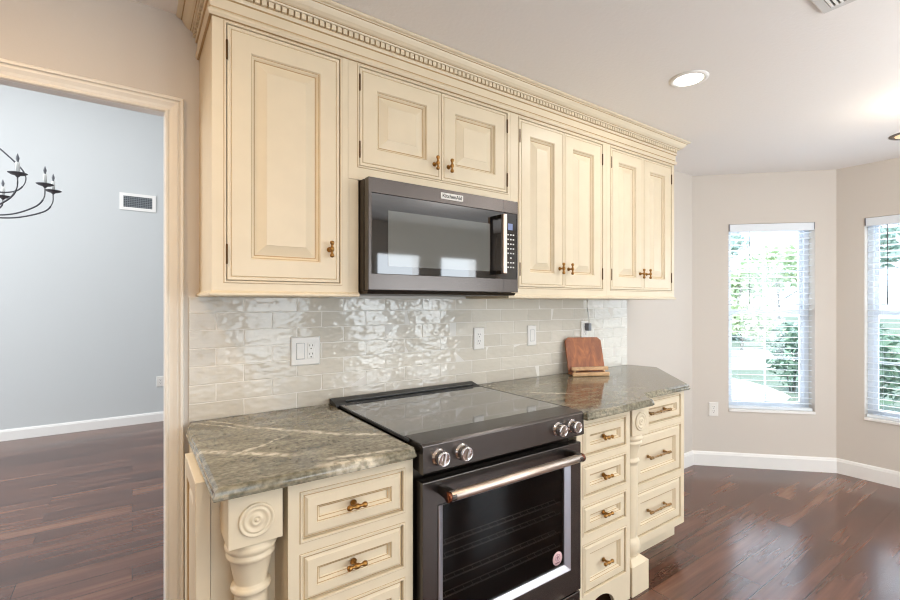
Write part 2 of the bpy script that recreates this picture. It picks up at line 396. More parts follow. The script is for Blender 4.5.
    def mesh(s, name, mats, origin=(0, 0, 0), bevel=0, fix=True):
        me = bpy.data.meshes.new(name)
        o = Vector(origin)
        me.from_pydata([tuple(Vector(v)-o) for v in s.v], [], s.f)
        for mt in (mats if isinstance(mats, (list, tuple)) else [mats]): me.materials.append(mt)
        for p, mi, sm in zip(me.polygons, s.m, s.sm): p.material_index = mi; p.use_smooth = sm
        if fix:
            bm = bmesh.new(); bm.from_mesh(me)
            bmesh.ops.remove_doubles(bm, verts=bm.verts, dist=1e-5)
            bmesh.ops.recalc_face_normals(bm, faces=bm.faces); bm.to_mesh(me); bm.free()
        me.update(); return me

def root_of(p):
    while p.parent: p = p.parent
    return p
def build(mb, name, mats, parent=None, origin=None, bevel=0, fix=True, seg=2):
    if parent is not None: org = tuple(root_of(parent).location)
    else: org = origin or (0, 0, 0)
    me = mb.mesh(name, mats, org, fix=fix)
    o = bpy.data.objects.new(name, me); C.objects.link(o)
    if parent is not None: o.parent = parent
    else: o.location = org
    if bevel:
        b = o.modifiers.new('bevel', 'BEVEL'); b.width = bevel; b.segments = seg; b.limit_method = 'ANGLE'; b.angle_limit = math.radians(40)
    return o
def tag(o, label, cat, group=None, kind=None):
    o['label'] = label; o['category'] = cat
    if group: o['group'] = group
    if kind: o['kind'] = kind
    return o
def thing(name, loc, label, cat, group=None):
    o = bpy.data.objects.new(name, None); C.objects.link(o); o.location = loc; o.empty_display_size = .1
    return tag(o, label, cat, group)
def struct(mb, name, mats, fix=True, **k):
    o = build(mb, name, mats, fix=fix, **k); o['kind'] = 'structure'; return o
def inst(me, name, parent, loc, rot=(0, 0, 0)):
    o = bpy.data.objects.new(name, me); C.objects.link(o); o.parent = parent
    o.location = Vector(loc) - Vector(root_of(parent).location); o.rotation_euler = rot; return o

# ------------------------------------------------------------------ the room shell
CE = 2.45
def wall_grid(mb, length, z0, z1, th, holes, P):
    # P(s, n, z): s along the wall, n outward through its thickness
    xs = sorted({0, length} | {h[0] for h in holes} | {h[1] for h in holes}); zs = sorted({z0, z1} | {h[2] for h in holes} | {h[3] for h in holes})
    solid = {}
    for i in range(len(xs)-1):
        for j in range(len(zs)-1):
            cx, cz = (xs[i]+xs[i+1])/2, (zs[j]+zs[j+1])/2
            solid[i, j] = not any(h[0] < cx < h[1] and h[2] < cz < h[3] for h in holes)
    for (i, j), ok in solid.items():
        if not ok: continue
        a, b, c, d = xs[i], xs[i+1], zs[j], zs[j+1]
        mb.face([P(a, 0, c), P(b, 0, c), P(b, 0, d), P(a, 0, d)]); mb.face([P(a, th, c), P(a, th, d), P(b, th, d), P(b, th, c)])
        if not solid.get((i-1, j), False): mb.face([P(a, 0, c), P(a, 0, d), P(a, th, d), P(a, th, c)])
        if not solid.get((i+1, j), False): mb.face([P(b, 0, c), P(b, th, c), P(b, th, d), P(b, 0, d)])
        if not solid.get((i, j-1), False): mb.face([P(a, 0, c), P(a, th, c), P(b, th, c), P(b, 0, c)])
        if not solid.get((i, j+1), False): mb.face([P(a, 0, d), P(b, 0, d), P(b, th, d), P(a, th, d)])
q = math.sqrt(.5)
A = (3.90, 0.0); B = (4.665, -.765)
LAB = math.hypot(B[0]-A[0], B[1]-A[1])
PAB = lambda s, n, z: (A[0]+q*s+q*n, A[1]-q*s+q*n, z)
PC = lambda s, n, z: (B[0]+n, B[1]-s, z)
D = (4.665, -2.0)
LC = 1.235
WZ0, WZ1 = .462, 2.03
W1 = (.283, .928); W2 = (.172, 1.08)

mb = MB(); mb.box(-4.2, 4.95, -4.45, 4.45, -.05, 0); struct(mb, 'floor', M['floor'])
# bay corner of the floor slab is trimmed outside by the ground; ceiling of the kitchen
mb = MB(); mb.box(-3.1, 5.0, -4.45, .02, CE, CE+.06); struct(mb, 'ceiling', M['ceil'])
mb = MB(); mb.box(-4.2, 2.4, .045, 4.45, 3.9, 3.96); struct(mb, 'ceiling_far', M['ceil'])
DOORX0, DOORX1, DOORZ = -.86, .1025, 2.078
mb = MB(); wall_grid(mb, 8.06, 0, 3.9, .045, [(DOORX0+4.16, DOORX1+4.16, 0, DOORZ)], lambda s, n, z: (-4.16+s, n, z))
# kitchen side keeps the greige, the far-room side a cooler grey
wn = struct(mb, 'wall_north', [M['wall'], M['farwall']], fix=False)
for p in wn.data.polygons:
    if all(wn.data.vertices[i].co.y > .04 for i in p.vertices): p.material_index = 1
mb = MB(); wall_grid(mb, LAB, 0, CE, .15, [(W1[0], W1[1], WZ0, WZ1)], PAB); struct(mb, 'wall_bay', M['wall'], fix=False)
mb = MB(); wall_grid(mb, LC, 0, CE, .15, [(W2[0], W2[1], WZ0, WZ1)], PC); struct(mb, 'wall_east', M['wall'], fix=False)
mb = MB(); mb.box(4.665, 4.8, -4.4, -2.0, 0, CE); struct(mb, 'wall_east_side', M['wall'])
mb = MB(); mb.box(-3.15, -3.0, -4.4, 0, 0, CE); struct(mb, 'wall_west', M['wall'])
mb = MB(); wall_grid(mb, 7.8, 0, CE, .15, [(x0+3.1, x1+3.1, z0, z1) for (x0, x1, z0, z1) in BACKWIN], lambda s, n, z: (-3.1+s, -4.25-n, z)); struct(mb, 'wall_south', M['wall'], fix=False)
mb = MB(); mb.box(-4.2, 2.4, 4.262, 4.4, 0, 3.9); struct(mb, 'wall_far', M['farwall'])
mb = MB(); mb.box(-4.2, -4.05, .045, 4.262, 0, 3.9); struct(mb, 'wall_far_west', M['farwall'])
mb = MB(); mb.box(2.25, 2.4, .045, 4.262, 0, 3.9); struct(mb, 'wall_far_east', M['farwall'])

# baseboards
bprof = [(0, 0), (.016, 0), (.016, .095), (.012, .104), (.012, .108), (.006, .118), (0, .118)]
bprof2 = [(a, b*.93) for a, b in bprof]
mb = MB(); mb.sweep([(3.0, 0), A, B, D], bprof, lambda u, v, h: (u, v, h)); struct(mb, 'baseboard_bay', M['white'])
mb = MB(); mb.sweep([(-4.0, 4.262), (2.24, 4.262)], bprof2, lambda u, v, h: (u, v, h)); struct(mb, 'baseboard_far', M['white'])

# doorway casing and jamb
cprof = [(0, 0), (0, .009), (.003, .013), (.008, .013), (.011, .008), (.014, .007), (.024, .010), (.036, .016), (.039, .016), (.041, .010), (.045, .012), (.048, .020), (.056, .020), (.060, .015), (.061, 0)]
CX = DOORX1 - .003
mb = MB()
mb.sweep([(CX, 0), (CX, DOORZ-.004), (DOORX0+.004, DOORZ-.004), (DOORX0+.004, 0)], cprof, lambda u, v, h: (u, -h-.0005, v))
struct(mb, 'trim_1', M['casing'])
mb = MB()
mb.box(DOORX1-.005, DOORX1-.0002, -.0003, .0453, 0, DOORZ-.0002); mb.box(DOORX0+.0002, DOORX0+.005, -.0003, .0453, 0, DOORZ-.0002); mb.box(DOORX0+.005, DOORX1-.005, -.0003, .0453, DOORZ-.005, DOORZ-.0002)
struct(mb, 'trim_2', M['white'])

# ------------------------------------------------------------------ windows and blinds
def window(n, w, P, lab):
    s0, s1 = w; z0, z1 = WZ0+.022, WZ1; zm = 1.283
    r = bpy.data.objects.new('window_%d' % n, None); C.objects.link(r); r.location = P((s0+s1)/2, .1, z0); r['kind'] = 'structure'
    f = lambda a, b, c: P(a, b, c)
    mb = MB()
    wall_grid(mb, s1-s0-.0004, z0, z1-.0002, .055, [(.035, s1-s0-.035, z0+.03, z1-.03)], lambda a, n_, z: P(s0+.0002+a, .085+n_, z))
    build(mb, 'window_frame', M['vinyl'], r)
    for (a0, a1, nn, c0, c1, nm) in ((s0+.03, s1-.03, .112, zm-.005, z1-.025, 'upper_sash'), (s0+.03, s1-.03, .092, z0+.025, zm+.03, 'lower_sash')):
        mb = MB(); t = .032
        wall_grid(mb, a1-a0, c0, c1, .0195, [(t, a1-a0-t, c0+t, c1-t)], lambda a, n_, z: P(a0+a, nn+n_, z))
        m = (a0+a1)/2; zc = (c0+c1)/2
        mb.box(m-.006, m+.006, nn+.004, nn+.014, c0+.01, c1-.01, f=f); mb.box(a0+.01, a1-.01, nn+.005, nn+.013, zc-.006, zc+.006, f=f)
        sh = build(mb, nm, M['vinyl'], r)
        mb = MB(); mb.box(a0+.02, a1-.02, nn+.008, nn+.010, c0+.02, c1-.02, f=f); build(mb, 'pane', M['glass'], sh)
    mb = MB(); mb.box(s0+.001, s1-.001, -.012, .085, WZ0+.0005, WZ0+.022, f=f); build(mb, 'sill', M['white'], r, bevel=.003)
def blind(w, P, label, wand_s):
    s0, s1 = w[0]+.006, w[1]-.006; f = lambda a, b, c: P(a, b, c)
    base = P((w[0]+w[1])/2, .045, WZ0+.03)
    r = thing('window_blind', base, label, 'blind', 'open white slat blinds')
    mb = MB(); mb.box(s0, s1, -.004, .012, WZ1-.066, WZ1-.003, f=f); mb.box(s0, s1, .012, .075, WZ1-.05, WZ1-.003, f=f)
    build(mb, 'valance', M['blindw'], r, bevel=.002)
    for a in (s0-.003, s1-.003):
        mb = MB(); mb.box(a, a+.006, -.007, .014, WZ1-.06, WZ1-.002, f=f); build(mb, 'bracket', M['grey'], r)
    mb = MB(); z = WZ0+.075; pitch = .0455
    while z < WZ1-.075:
        a, b = s0+.004, s1-.004
        lp = []
        for k in range(5):
            nn = .018+.05*k/4; zz = z + .003*(1-((k-2)/2)**2) - .0015*(k-2)
            lp.append([P(a, nn, zz), P(b, nn, zz)])
        lp2 = [[(p[0], p[1], p[2]+.0022) for p in l] for l in lp]
        full = [lp[k][0] for k in range(5)] + [lp2[k][0] for k in range(4, -1, -1)]
        full2 = [lp[k][1] for k in range(5)] + [lp2[k][1] for k in range(4, -1, -1)]
        mb.loops([full, full2], 0, cap0=True, cap1=True); z += pitch
    build(mb, 'slats', M['blindw'], r)
    mb = MB(); mb.box(s0+.002, s1-.002, .016, .07, WZ0+.024, WZ0+.044, f=f); build(mb, 'bottom_rail', M['blindw'], r, bevel=.003)
    mb = MB()
    for a in (s0+.09, s1-.09):
        for nn in (.016, .0705): mb.tube([P(a, nn, WZ0+.04), P(a, nn, WZ1-.05)], .0009, 5)
    build(mb, 'ladder_cord', M['blindw'], r)
    mb = MB(); mb.tube([P(wand_s, .008, WZ1-.06), P(wand_s, .006, WZ1-.11), P(wand_s, .006, 1.36)], .004, 8); build(mb, 'tilt_wand', M['grey'], r)
window(1, W1, PAB, ''); window(2, W2, PC, '')
blind(W1, PAB, 'white slat blind on the whole window left of the bay corner', W1[0]+.165)
blind(W2, PC, 'white slat blind on the window cut off by the right edge of the photo', W2[0]+.13)

# ------------------------------------------------------------------ cabinet joinery
YU = -.337
yP = lambda y: (lambda a, b, h: (a, y-h, b))      # panel facing -y
CR, GL = 0, 1
DOORP = [(0, -.002, 0), (.0015, 0, 0), (.010, 0, 0), (.0115, -.0025, GL), (.013, -.0025, 0), (.0145, 0, 0), (.072, 0, 0), (.0745, -.002, 0), (.076, -.007, GL), (.078, -.0075, 0), (.082, -.011, 0), (.085, -.016, GL), (.0885, -.0165, 0), (.122, -.004, 0), (.1235, -.0025, 0)]
DRAWP = [(0, -.006, 0), (.002, -.005, GL), (.0045, -.0045, 0), (.012, .0015, 0), (.036, .0015, 0), (.0375, -.001, GL), (.040, -.0015, 0), (.043, -.006, 0), (.045, -.009, GL), (.0475, -.0095, 0), (.050, -.0125, 0)]
DRAWP2 = [(a if a < .03 else a+.012, b, c) for a, b, c in DRAWP]
BEAD = [(-.0015, .0002, GL), (0, .0002, 0), (.001, .003, 0), (.0055, .003, 0), (.007, 0, 0), (.007, -.018, 0)]
BW = .0095
HW = [M['cream'], M['glaze']]

def knob_mesh():
    mb = MB()
    mb.lathe([(.009, 0), (.009, -.003), (.005, -.006), (.004, -.016), (.006, -.022)], (0, 0, 0), 'y', 14)
    prof = [(.001, -.028), (.006, -.026), (.0075, -.021), (.006, -.016), (.0038, -.013), (.0042, -.008), (.0068, -.004), (.0075, 0), (.0068, .004), (.0042, .008), (.0038, .013), (.006, .016), (.0075, .021), (.006, .026), (.001, .028)]
    mb.lathe(prof, (0, -.026, 0), 'x', 14)
    mb.v = [(x*1.12, y*1.12, z*1.12) for x, y, z in mb.v]
    return mb.mesh('knob', M['brass'])
def pull_mesh():
    mb = MB()
    for x in (-.075, .075):
        mb.lathe([(.009, 0), (.008, -.004), (.005, -.008), (.005, -.024)], (x, 0, 0), 'y', 12)
    prof = [(.001, -.098), (.006, -.096), (.008, -.090), (.005, -.084), (.0075, -.078), (.008, -.072), (.005, -.066), (.0045, -.04), (.0055, -.03), (.0045, -.02), (.005, -.006), (.0075, 0), (.005, .006), (.0045, .02), (.0055, .03), (.0045, .04), (.005, .066), (.008, .072), (.0075, .078), (.005, .084), (.008, .09), (.006, .096), (.001, .098)]
    mb.lathe(prof, (0, -.028, 0), 'x', 12)
    return mb.mesh('pull', M['bronze'])
def hinge_mesh():
    mb = MB(); mb.lathe([(.001, -.034), (.003, -.032), (.0035, -.028), (.0035, .028), (.003, .032), (.001, .034)], (0, -.003, 0), 'z', 10)
    return mb.mesh('hinge', M['hinge'])
KN, PU, HI = knob_mesh(), pull_mesh(), hinge_mesh()

def front_frame(mb, x0, x1, z0, z1, y, openings, th=.02):
    # face frame with openings (o = x0,x1,z0,z1), each opening edged by a bead
    wall_grid(mb, x1-x0, z0, z1, th, [(o[0]-x0, o[1]-x0, o[2], o[3]) for o in openings], lambda s, n, z: (x0+s, y+n, z))
    for o in openings: mb.ring(*o, BEAD, yP(y))
def add_door(par, x0, x1, z0, z1, y, knob, hinge_side):
    # x0..x1 is the door leaf itself
    mb = MB(); mb.panel(x0, x1, z0, z1, DOORP, yP(y), back=.018)
    d = build(mb, 'door', HW, par)
    inst(KN, 'knob', d, (knob[0], y, knob[1]), (0, PI/2, 0))
    hx = x0-.001 if hinge_side < 0 else x1+.001
    for z in (z0+.085, z1-.085) if z1-z0 > .5 else (z0+.06, z1-.06): inst(HI, 'hinge', d, (hx, y, z))
    return d
def add_drawer(par, o, y, prof, hw, name='knob'):
    mb = MB(); mb.panel(o[0]+BW, o[1]-BW, o[2]+BW, o[3]-BW, prof, yP(y), back=.016)
    d = build(mb, 'drawer', HW, par)
    inst(KN if name == 'knob' else PU, name, d, ((o[0]+o[1])/2 + hw, y+.0075, (o[2]+o[3])/2))
    return d

ZB, ZT = 1.393, 2.302
RAIL = [(0, ZB), (.006, ZB), (.010, ZB+.004), (.010, ZB+.010), (.006, ZB+.014), (.002, ZB+.018), (0, ZB+.018)]
UPG = 'cream upper wall cabinets'
# tall single-door upper cabinet
t = thing('upper_cabinet', (.44, -.17, ZB), 'tall cream wall cabinet with one single door, left of the microwave', 'cabinet', UPG)
mb = MB(); mb.box(.211, .675, YU+.02, -.001, ZB, CE-.06); front_frame(mb, .211, .675, ZB, CE-.06, YU, [(.2465, .6505, 1.437, 2.297)])
mb.sweep([(.211, -.002), (.211, YU), (.6745, YU)], RAIL, lambda u, v, h: (u, v, h))
build(mb, 'body', HW, t); add_door(t, .256, .641, 1.4465, 2.2875, YU, (.602, 1.568), -1)
# over-the-microwave cabinet
t = thing('upper_cabinet', (1.09, -.17, 1.848), 'short cream double-door wall cabinet directly above the microwave', 'cabinet', UPG)
mb = MB(); mb.box(.676, 1.509, YU+.02, -.001, 1.848, CE-.06); front_frame(mb, .676, 1.509, 1.848, CE-.06, YU, [(.714, 1.4955, 1.896, 2.295)])
mb.box(.676, .719, YU+.004, -.001, ZB+.002, 1.848); mb.box(1.4885, 1.509, YU+.004, -.001, ZB+.002, 1.848)
mb.sweep([(.6755, YU), (.719, YU)], RAIL, lambda u, v, h: (u, v, h)); mb.sweep([(1.489, YU), (1.5095, YU)], RAIL, lambda u, v, h: (u, v, h))
build(mb, 'body', HW, t)
add_door(t, .7235, 1.1035, 1.9055, 2.2855, YU, (1.068, 1.968), -1); add_door(t, 1.106, 1.486, 1.9055, 2.2855, YU, (1.142, 1.968), 1)
# two double-door cabinets to the right
for (x0, x1, o0, o1, lab) in ((1.51, 2.265, 1.562, 2.232, 'tall cream double-door wall cabinet immediately right of the microwave'), (2.266, 2.996, 2.299, 2.970, 'tall cream double-door wall cabinet at the right end of the row')):
    t = thing('upper_cabinet', ((x0+x1)/2, -.17, ZB), lab, 'cabinet', UPG)
    mb = MB(); mb.box(x0, x1, YU+.02, -.001, ZB, CE-.06); front_frame(mb, x0, x1, ZB, CE-.06, YU, [(o0, o1, 1.443, 2.292)])
    path = [(x0+.0003, YU), (x1-.0003, YU)] if x1 < 2.9 else [(x0+.0003, YU), (x1, YU), (x1, -.002)]
    mb.sweep(path, RAIL, lambda u, v, h: (u, v, h))
    build(mb, 'body', HW, t); m = (o0+o1)/2
    add_door(t, o0+BW, m-.001, 1.4525, 2.2825, YU, (m-.035, 1.552), -1); add_door(t, m+.001, o1-BW, 1.4525, 2.2825, YU, (m+.035, 1.552), 1)

# crown moulding with dentils
CP = [(.0005, 2.3), (.008, 2.301), (.0135, 2.308), (.0135, 2.315), (.010, 2.321), (.0055, 2.325), (.007, 2.329), (.007, 2.361), (.012, 2.364), (.0145, 2.369), (.0145, 2.376),
      (.012, 2.3765), (.012, 2.3985), (.0255, 2.399), (.028, 2.404), (.031, 2.405), (.038, 2.408), (.047, 2.416), (.054, 2.427), (.057, 2.434), (.061, 2.435), (.063, 2.438), (.071, 2.439), (.075, 2.443), (.076, 2.4485), (.0005, 2.4485)]
cm = [0]*len(CP)
for k in (0, 5, 7, 11, 14, 19): cm[k] = 1
t = thing('crown_molding', (1.6, -.2, 2.3), 'cream dentil crown molding along the tops of the wall cabinets', 'molding')
mb = MB(); mb.sweep([(.211, -.002), (.211, YU), (2.996, YU), (2.996, -.002)], CP, lambda u, v, h: (u, v, h), cm); build(mb, 'cornice', HW, t)
mb = MB(); x = .204
while x < 2.99: mb.box(x, x+.0158, YU-.0225, YU-.012, 2.379, 2.3975); x += .0222
y = YU+.004
while y < -.02: mb.box(.1885, .199, y, y+.0158, 2.379, 2.3975); mb.box(3.008, 3.0185, y, y+.0158, 2.379, 2.3975); y += .0222
build(mb, 'dentil_strip', M['cream'], t)

# ------------------------------------------------------------------ tiled backsplash
def backsplash():
    t = thing('tile_backsplash', (1.57, 0, .92), 'glossy greige handmade subway tile backsplash between counters and wall cabinets', 'backsplash')
    x0, x1, z0, z1 = .176, 2.957, .9205, 1.3925
    mb = MB(); mb.box(x0, x1, -.0078, -.0005, z0, z1); mb.box(.7215, 1.4865, -.0078, -.0005, z1, 1.404); build(mb, 'grout', M['grout'], t)
    vs, fs, tint = [], [], []
    rng = random.Random(3); R = .0695; W = .21; G = .0013; row = 0; z = .9165
    while z < 1.43:
        zt = z+R; x = (.369 if row % 2 == 0 else .268) - W*2
        while x < x1:
            # the tile is cut where it meets the ends
            a, b, c, d = max(x+G, x0), min(x+W-G, x1), max(z+G, z0), min(zt-G, z1)
            
            if b-a > .01 and d-c > .004:
                ti = rng.random(); tx, tz = rng.gauss(0, .0045), rng.gauss(0, .006); m = ((a+b)/2, (c+d)/2)
                def Y(px, pz, o): return -.0085 - o + (px-m[0])*tx + (pz-m[1])*tz
                lp = [[(a, -.006, c), (b, -.006, c), (b, -.006, d), (a, -.006, d)]]
                for e, o in ((0, -.0012), (.0012, .0), ):
                    lp.append([(a+e, Y(a+e, c+e, o), c+e), (b-e, Y(b-e, c+e, o), c+e), (b-e, Y(b-e, d-e, o), d-e), (a+e, Y(a+e, d-e, o), d-e)])
                i = len(vs)
                for l in lp: vs.extend(l)
                for k in range(2):
                    for j in range(4):
                        jj = (j+1) % 4; fs.append((i+4*k+j, i+4*k+jj, i+4*k+4+jj, i+4*k+4+j))
                fs.append((i+8, i+9, i+10, i+11)); tint.extend([ti]*12)
            x += W
        z += R; row += 1
    o = Vector(t.location)
    me = bpy.data.meshes.new('tiles'); me.from_pydata([tuple(Vector(v)-o) for v in vs], [], fs); me.materials.append(M['tile'])
    at = me.attributes.new('tint', 'FLOAT', 'POINT')
    for k, v in enumerate(tint): at.data[k].value = v
    ob = bpy.data.objects.new('tiles', me); C.objects.link(ob); ob.parent = t
backsplash()

# ------------------------------------------------------------------ worktops
def worktop(name, pts, edge_pts, label):
    # slab with an ogee edge: loops of the outline inset by (inset) at height z
    n = len(pts)
    def inset(d):
        out = []
        for i in range(n):
            p0, p1, p2 = Vector(pts[i-1]), Vector(pts[i]), Vector(pts[(i+1) % n])
            a = (p1-p0).normalized(); b = (p2-p1).normalized()
            na, nb = Vector((-a.y, a.x)), Vector((-b.y, b.x))
            wa = 1 if edge_pts[i-1] else 0; wb = 1 if edge_pts[i] else 0
            # intersect the two offset lines
            q1 = p1 + na*d*wa; q2 = p1 + nb*d*wb; den = a.x*b.y-a.y*b.x
            if abs(den) < 1e-6: out.append(q1); continue
            tt = ((q2.x-q1.x)*b.y-(q2.y-q1.y)*b.x)/den; out.append(q1+a*tt)
        return out
    lv = [(.014, .8905), (.004, .8905), (0, .894), (0, .900), (.003, .904), (.004, .907), (.0045, .912), (.008, .917), (.014, .920)]
    mb = MB(); mb.loops([[(p.x, p.y, z) for p in inset(d)] for d, z in lv], 0, cap0=True, cap1=True)
    o = build(mb, name, M['granite'], origin=(sum(p[0] for p in pts)/n, sum(p[1] for p in pts)/n, .8905)); return tag(o, label, 'countertop', 'granite countertops')
# outlines run counter-clockwise seen from above
worktop('countertop', [(.158, -.768), (.700, -.775), (.722, -.768), (.733, -.748), (.733, -.0105), (.190, -.0105), (.158, -.10)], [1, 1, 1, 1, 0, 0, 1], 'green-grey veined granite countertop left of the range, with the turned post under its corner')
arc = [(1.985, -.793), (2.002, -.789), (2.012, -.778), (2.018, -.765), (2.040, -.735), (2.075, -.708)]
worktop('countertop', [(1.5125, -.793)] + arc + [(2.10, -.690), (2.53, -.685), (3.03, -.205), (2.985, -.0105), (1.5125, -.0105)], [1]*(len(arc)+1) + [1, 1, 1, 0, 1], 'green-grey granite countertop right of the range, with an angled end')

# ------------------------------------------------------------------ base cabinets
YB = -.735; CB = .8895
def post_parts(par, x0, x1, y0, y1, lab):
    cx, cy = (x0+x1)/2, (y0+y1)/2; r = (x1-x0)/2
    mb = MB()
    mb.box(x0, x1, y0, y1, .750, CB)
    # small drop at the foot of the block, then the turned shaft
    prof = [(r*.90, .750), (r*.86, .744), (r*.86, .740), (r*.97, .735), (r*1.0, .728), (r*.97, .721), (r*.89, .717), (r*.89, .713), (r*.94, .708), (r*.94, .702), (r*.86, .696), (r*.81, .691), (r*.74, .668), (r*.67, .645), (r*.63, .632), (r*.62, .627),
            (r*.74, .622), (r*.78, .615), (r*.74, .608), (r*.62, .603), (r*.63, .59), (r*.66, .50), (r*.66, .40), (r*.62, .28), (r*.57, .25), (r*.57, .245), (r*.72, .238), (r*.80, .222), (r*.83, .205), (r*.80, .188), (r*.66, .172), (r*.60, .165), (r*.62, .158)]
    mb.lathe(prof, (cx, cy, 0), 'z', 36)
    e = .012
    mb.loops([[(x0+e*2.2, y0+e*2.2, .16), (x1-e*2.2, y0+e*2.2, .16), (x1-e*2.2, y1-e*2.2, .16), (x0+e*2.2, y1-e*2.2, .16)], [(x0, y0, .138), (x1, y0, .138), (x1, y1, .138), (x0, y1, .138)], [(x0, y0, .0005), (x1, y0, .0005), (x1, y1, .0005), (x0, y1, .0005)]], 0, cap0=True, cap1=True)
    p = build(mb, 'turned_post', M['cream'], par); p['label'] = lab
    mb = MB(); R = r*.67
    pr = [(R, 0), (R, -.002), (R*.97, -.006), (R*.88, -.007), (R*.82, -.003), (R*.76, -.003), (R*.71, -.006), (R*.64, -.0065), (R*.56, -.003), (R*.45, -.0025), (R*.36, -.003), (R*.30, -.0065), (R*.20, -.0065), (R*.16, -.004), (R*.12, -.004), (R*.10, -.007), (0.0002, -.0085)]
    mb.lathe(pr, (cx, y0, .812), 'y', 36); build(mb, 'rosette', M['cream'], p)
ROWS = [(.715, .854), (.542, .684), (.384, .512), (.130, .347)]
# left: drawer stack with post and panelled end
t = thing('base_cabinet', (.45, -.4, 0), 'cream drawer cabinet left of the range with panelled end and front corner post', 'cabinet', 'cream base cabinets')
mb = MB(); X0, X1 = .342, .728
mb.prism([(.1745, -.012), (.1745, -.598), (.342, -.598), (.342, YB+.02), (X1, YB+.02), (X1, -.012)], .10, CB)
op = [(.374, .699, a, b) for a, b in ROWS]
front_frame(mb, X0, X1, .10, CB, YB, op); mb.box(.36, X1, -.66, -.1, .0005, .10)
build(mb, 'body', HW, t)
for o in op: add_drawer(t, o, YB, DRAWP, -.005)
mb = MB(); xP = lambda a, b, h: (.138-h, a, b)
EP = [(0, -.002, 0), (.0015, 0, 0), (.052, 0, 0), (.054, -.002, GL), (.056, -.006, 0), (.062, -.012, GL), (.065, -.0125, 0), (.092, -.003, 0), (.094, -.003, 0)]
mb.panel(-.602, -.31, .10, CB, EP, xP, back=.035); ep = build(mb, 'end_panel', HW, t)
post_parts(t, .197, .328, -.735, -.604, 'turned cream corner post with square rosette block')
# right: narrow drawer stack
t = thing('base_cabinet', (1.7, -.4, 0), 'narrow cream four-drawer cabinet between the range and the corner post', 'cabinet', 'cream base cabinets')
mb = MB(); X0, X1 = 1.514, 1.889
mb.box(X0, X1, YB+.02, -.012, .115, CB); op = [(1.553, 1.862, a, b) for a, b in ROWS]
front_frame(mb, X0, X1, .115, CB, YB, op); mb.box(X0+.02, X1, -.60, -.1, .0005, .115)
arch = [(X0, .0005), (1.575, .0005)] + [(1.575+.2*k/12, .03+.066*math.sin(PI*k/12)**.55) for k in range(13)] + [(1.775, .0005), (X1, .0005), (X1, .115), (X0, .115)]
mb.prism(arch, YB, YB+.02, f=lambda a, b, c: (a, c, b))
build(mb, 'body', HW, t)
for o in op: add_drawer(t, o, YB, DRAWP, -.005)
# right end: shallower cabinet with wide drawers, angled end and post
t = thing('base_cabinet', (2.4, -.33, 0), 'shallower cream cabinet with three long-pull drawers and angled end, right of the post', 'cabinet', 'cream base cabinets')
YS = -.652
mb = MB(); poly = [(1.8895, -.012), (1.8895, -.60), (2.040, -.60), (2.040, YS+.02), (2.505, YS+.02), (2.525, YS), (2.96, -.217), (2.955, -.012)]
mb.prism(poly, .147, CB); op = [(2.045, 2.495, .738, .872), (2.045, 2.495, .447, .708), (2.045, 2.495, .182, .416)]
front_frame(mb, 2.0385, 2.5255, .147, CB, YS, op)
mb.prism([(1.95, -.02), (1.95, -.54), (2.63, -.54), (2.94, -.23), (2.94, -.02)], .0005, .147)
build(mb, 'body', HW, t)
for o, pr in zip(op, (DRAWP, DRAWP2, DRAWP2)): add_drawer(t, o, YS, pr, -.012, 'pull')
post_parts(t, 1.901, 2.034, -.740, -.607, 'turned cream post with square foot and rosette block')

# ------------------------------------------------------------------ range
RX0, RX1 = .740, 1.5085
t = thing('range', (1.124, -.4, 0), 'black stainless slide-in electric range with oven between the two countertops', 'stove')
mb = MB(); mb.box(RX0+.004, RX1-.004, -.70, -.02, .06, .905); mb.box(RX0+.03, RX1-.03, -.66, -.06, .0005, .06)
# the oven cavity is built as its own lined box in front of the core
build(mb, 'body', M['bsteel2'], t)
mb = MB(); mb.box(RX0-.004, RX1+.002, -.662, -.105, .921, .929); build(mb, 'cooktop', M['cooktop'], t, bevel=.002)
mb = MB(); mb.box(RX0-.010, RX0-.004, -.70, -.03, .921, .930); mb.box(RX1+.002, RX1+.0035, -.70, -.03, .921, .930)
mb.prism([(-.105, .921), (-.102, .931), (-.085, .934), (-.062, .940), (-.034, .946), (-.022, .946), (-.022, .921)], RX0-.022, RX1+.002, f=lambda a, b, c: (c, a, b))
mb.box(RX0+.03, RX1-.03, -.082, -.066, .936, .9405)
build(mb, 'rear_vent_trim', M['black'], t, bevel=.0015)
mb = MB(); mb.prism([(-.70, .840), (-.772, .832), (-.779, .838), (-.776, .922), (-.768, .9285), (-.662, .9295), (-.662, .88), (-.70, .88)], RX0, RX1, f=lambda a, b, c: (c, a, b))
build(mb, 'control_panel', M['bsteel'], t, bevel=.002)
def rknob():
    mb = MB(); mb.lathe([(.027, 0), (.027, -.004), (.0215, -.006), (.0205, -.012), (.0225, -.013), (.0225, -.031), (.0205, -.035), (.0195, -.0345), (.018, -.034), (.0001, -.034)], (0, 0, 0), 'y', 28)
    for k in range(18):
        a = 2*PI*k/18; c, s = math.cos(a), math.sin(a)
        mb.box(-.0015, .0015, -.030, -.014, .022, .0236, f=lambda x, y, z: (x*c+z*s, y, -x*s+z*c))
    mb.box(-.003, .003, -.0385, -.033, -.018, .018)
    return mb.mesh('knob', M['chrome'])
RK = rknob()
for x in (.799, .889, 1.352, 1.435): inst(RK, 'knob', t, (x, -.7765, .881), (0, .25, 0))
